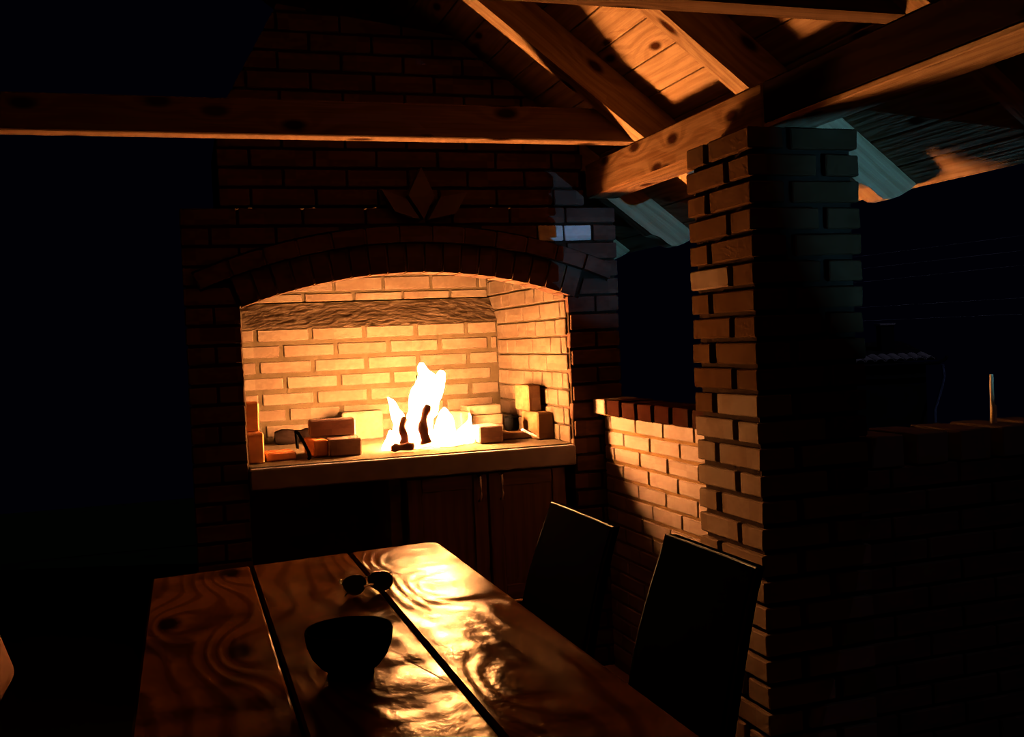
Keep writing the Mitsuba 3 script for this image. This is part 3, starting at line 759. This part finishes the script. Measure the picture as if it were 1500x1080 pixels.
def log(p0, p1, r0, r1, seed, mat='char_log'):
    p0, p1 = np.array(p0, float), np.array(p1, float)
    pts = [p0 + (p1 - p0) * t + 0.012 * np.array([math.sin(seed + 5 * t), math.cos(seed + 4 * t), 0]) for t in np.linspace(0, 1, 9)]
    m = tube(pts, np.linspace(r0, r1, 9) * (1 + 0.18 * np.sin(seed + np.arange(9) * 1.7)), 12)
    return mikit.ply(rough(m, 0.003, 50, seed), mat, smooth=35)
obj('log', log((0.862, 4.27, HT + 0.022), (0.893, 4.31, HT + 0.130), 0.020, 0.013, 1.0), label='thin charred log leaning in the left of the flames', cat='log')
obj('log', log((0.952, 4.24, HT + 0.026), (0.985, 4.30, HT + 0.180), 0.024, 0.014, 2.2), label='longer charred log leaning in the middle of the flames', cat='log')
obj('log', log((0.800, 4.20, HT + 0.021), (0.885, 4.185, HT + 0.022), 0.014, 0.016, 3.1), label='short burnt stick lying flat before the fire', cat='log')

# ------------------------------------------------------------------ loose bricks and things on the hearth
def hb(size, pos, mat, lab, rz=0, group='loose bricks on the hearth'):
    m = rough(cbox(size, 0.006), 0.003, 16, len(scene))
    return obj('brick', mikit.ply(m, mat), None, at(*pos, rz=rz), label=lab, cat='brick', group=group)
hb((0.066, 0.12, 0.120), (0.254, 4.225, HT + 0.0605), 'brick_red_lifted', 'upright orange brick in the left front corner of the hearth', 2)
hb((0.062, 0.12, 0.118), (0.252, 4.300, HT + 0.1805), 'brick_red_lifted', 'orange brick standing on another in the left hearth corner', -2)
hb((0.066, 0.12, 0.120), (0.254, 4.352, HT + 0.0605), 'brick_red_lifted', 'orange brick behind the upright one in the left hearth corner', -2)
hb((0.118, 0.10, 0.036), (0.352, 4.262, HT + 0.0185), 'brick_red_lifted', 'small flat brick lying beside the upright brick at left', 8)
hb((0.135, 0.20, 0.072), (0.620, 4.300, HT + 0.0365), 'brick_soot', 'sooty brick at the bottom front of the stack left of the fire', -3)
hb((0.060, 0.20, 0.072), (0.512, 4.340, HT + 0.0365), 'brick_red_lifted', 'narrow brick at the bottom left of the stack left of the fire', 5)
hb((0.190, 0.11, 0.072), (0.588, 4.385, HT + 0.1095), 'brick_soot', 'brick lying crosswise on top of the stack left of the fire', -2)
hb((0.20, 0.10, 0.135), (0.800, 4.925, HT + 0.068), 'ash_stone', 'pale block against the back wall left of the flames', 4)
hb((0.060, 0.12, 0.122), (1.228, 4.660, HT + 0.0615), 'brick_fire', 'upright cracked brick just right of the flames', 14)
hb((0.175, 0.12, 0.048), (1.355, 4.72, HT + 0.0725 + 0.0), 'brick_fire', 'middle flat brick in the stack right of the fire', -5)
hb((0.170, 0.12, 0.046), (1.347, 4.725, HT + 0.1205), 'brick_fire', 'topmost flat brick in the stack right of the fire', 3)
hb((0.180, 0.12, 0.047), (1.350, 4.72, HT + 0.024), 'brick_fire', 'lowest flat brick in the stack right of the fire', 0)
hb((0.106, 0.20, 0.074), (1.262, 4.365, HT + 0.0375), 'brick_soot', 'dark brick with a bright top in front of the right stack', -2)
hb((0.140, 0.11, 0.036), (1.412, 4.420, HT + 0.0185), 'brick_hearth', 'flat red brick under the small black pot', -4)
hb((0.076, 0.22, 0.120), (1.540, 4.385, HT + 0.0605) if False else (1.512, 4.375, HT + 0.0605), 'brick_hearth', 'upright brick in the right front corner of the hearth', 0)
hb((0.060, 0.23, 0.118), (1.502, 4.475, HT + 0.1800), 'brick_hearth', 'brick standing on another in the right hearth corner', -3)

pot = thing('pot', 'small black pot on a flat brick in the right of the hearth', 'pot')
PO = (1.405, 4.425, HT + 0.037)
obj('body', mikit.ply(lathe([(0, 0), (0.026, 0), (0.031, 0.008), (0.033, 0.03), (0.031, 0.052), (0.034, 0.06), (0.031, 0.061), (0.028, 0.052), (0.029, 0.03), (0.026, 0.010), (0, 0.008)], 32), 'iron_black', smooth=40), pot, at(*PO))
obj('lid', mikit.ply(lathe([(0, 0.074), (0.008, 0.073), (0.010, 0.068), (0.030, 0.064), (0.0355, 0.061), (0.030, 0.0615), (0, 0.066)], 32), 'iron_black', smooth=40), pot, at(*PO))
tg_ = obj('fire_tongs', mikit.ply(cat_mesh(tube([(1.418, 4.33, HT + 0.045), (1.440, 4.30, HT + 0.03), (1.478, 4.26, HT + 0.009)], 0.0042, 8), tube([(1.428, 4.345, HT + 0.048), (1.452, 4.31, HT + 0.03), (1.490, 4.27, HT + 0.009)], 0.0042, 8)), 'steel', smooth=40),
          label='short steel tongs leaning on the flat brick by the pot', cat='tongs')
hk = [(0.462, 4.60, HT + 0.012), (0.450, 4.52, HT + 0.09), (0.448, 4.40, HT + 0.092), (0.458, 4.30, HT + 0.060), (0.466, 4.22, HT + 0.03), (0.466, 4.17, HT + 0.010), (0.460, 4.15, HT + 0.009)]
obj('iron_hook', mikit.ply(tube(hk, 0.007, 8), 'iron_black', smooth=50), label='bent black iron rod left of the brick stack', cat='hook')
obj('charred_wood', log((0.405, 4.93, HT + 0.034), (0.600, 4.88, HT + 0.040), 0.036, 0.030, 5.0, 'charcoal'), label='charred log lying at the back left of the hearth', cat='log')

# ------------------------------------------------------------------ slim post on the outer wall
obj('post', mikit.ply(tube([(2.545, W2Y - 0.02, W2T + 0.100), (2.545, W2Y - 0.02, W2T + 0.155), (2.541, W2Y - 0.02, W2T + 0.165), (2.541, W2Y - 0.02, W2T + 0.262)], [0.011, 0.011, 0.007, 0.006], 12), 'brass', smooth=40),
    label='slim brass-coloured post standing on the outer brick wall', cat='post')

# ------------------------------------------------------------------ far house, wires
def ray(px_, py_):
    return RIGHT * (px_ - 750) / 1500 + DOWN * (py_ - 540) / 1500 + FWD
hs = thing('house', 'dark neighbouring house with a pale wavy tiled eave below the wires', 'house')
hd_ = ray(1372, 528); hd_ = hd_ / np.dot(hd_, FWD)
corner = CAM + hd_ * 22.0
hdir = np.array([RIGHT[0], RIGHT[1], 0]); hdir /= np.linalg.norm(hdir)
hdeg = math.degrees(math.atan2(hdir[1], hdir[0]))
HW = T().translate(corner.tolist()).rotate([0, 0, 1], hdeg)       # local x to the right, y away, z up; eave corner at the origin
obj('wall', mikit.ply(tr(cbox((3.6, 3.6, 3.4), 0.02), -1.95, 2.0, -1.75), 'house_dark'), hs, HW)
rf = trimesh.Trimesh(*hull([(x, y, z) for x in (-3.9, 0.0) for (y, z) in ((0, 0.02), (0, 0.06), (2.0, 0.42), (2.0, 0.38), (4.0, 0.02), (4.0, 0.06))]))
obj('roof', mikit.ply(rf, 'house_dark'), hs, HW)
t = np.linspace(0, math.pi, 9)
half = Polygon([(0.10 * math.cos(a), 0.07 * math.sin(a)) for a in t] + [(0.082 * math.cos(a), 0.052 * math.sin(a)) for a in t[::-1]])
et = mikit.ply(prism_y(half, -0.03, 0.5), 'tile_pale')
for k in range(17):
    obj('eave_tile', et, hs, HW @ T().translate([-0.14 - 0.215 * k, 0, 0.03]).rotate([1, 0, 0], 10.2))
obj('chimney', mikit.ply(cbox((0.30, 0.30, 0.75), 0.01), 'house_dark'), hs, HW @ T().translate([-0.72, 1.0, 0.42]))
obj('chimney_cap', mikit.ply(cbox((0.36, 0.36, 0.05), 0.01), 'tile_pale'), hs, HW @ T().translate([-0.72, 1.0, 0.82]))
obj('gutter', mikit.ply(tube([(-3.9, -0.06, -0.04), (-0.1, -0.06, -0.05), (0.0, -0.06, -0.05), (0.16, -0.06, 0.02), (0.2, -0.06, 0.09)], 0.035, 8), 'house_dark', smooth=40), hs, HW)
obj('downpipe', mikit.ply(tube([(0.10, -0.07, -0.10), (0.12, -0.07, -0.35), (0.04, -0.07, -0.65), (-0.10, -0.07, -1.05), (-0.12, -0.07, -3.3)], 0.035, 8), 'pipe_blue', smooth=40), hs, HW)
for k, (pa, pb) in enumerate((((1240, 378), (1520, 342)), ((1240, 396), (1520, 364.5)), ((1240, 415.5), (1520, 386)), ((1240, 451.5), (1520, 435)), ((1240, 471), (1520, 459)))):
    a, b_ = ray(*pa), ray(*pb)
    A = CAM + a * 12.0 / a[0]; B = CAM + b_ * 12.0 / b_[0]
    u = (B - A); A2, B2 = A - u * 1.0, B + u * 0.6
    obj('power_line', mikit.ply(tube([A2, (A2 + B2) / 2 - [0, 0, 0.004], B2], 0.006, 6), 'wire_grey', smooth=60),
        label=['topmost overhead wire right of the pillar', 'second overhead wire from the top right of the pillar', 'middle overhead wire right of the pillar', 'second lowest overhead wire right of the pillar', 'lowest overhead wire, just above the dark house'][k], cat='wire', group='overhead wires')

# ------------------------------------------------------------------ garden spotlight (off to the right, behind the camera): lights pillar, eave and jamb
gl = thing('garden_spotlight', 'garden spotlight on a short spike in the grass', 'lamp')
sd = np.array(SPOT_TO) - np.array(SPOT_AT); sd /= np.linalg.norm(sd)
obj('stem', mikit.ply(tube([(SPOT_AT[0], SPOT_AT[1], -0.12), (SPOT_AT[0], SPOT_AT[1], SPOT_AT[2] - 0.03)], 0.012, 10), 'lamp_shell', smooth=40), gl)
S0 = np.array(SPOT_AT)
obj('housing', mikit.ply(tube([S0 - sd * 0.10, S0 - sd * 0.02], [0.045, 0.06], 20), 'lamp_shell', smooth=40), gl)
scene['spot_light'] = {'type': 'spot', 'to_world': T().look_at(origin=S0.tolist(), target=(S0 + sd).tolist(), up=[0, 0, 1]), 'intensity': rgb(*SPOT_POWER), 'cutoff_angle': 7.3, 'beam_width': 6.0}
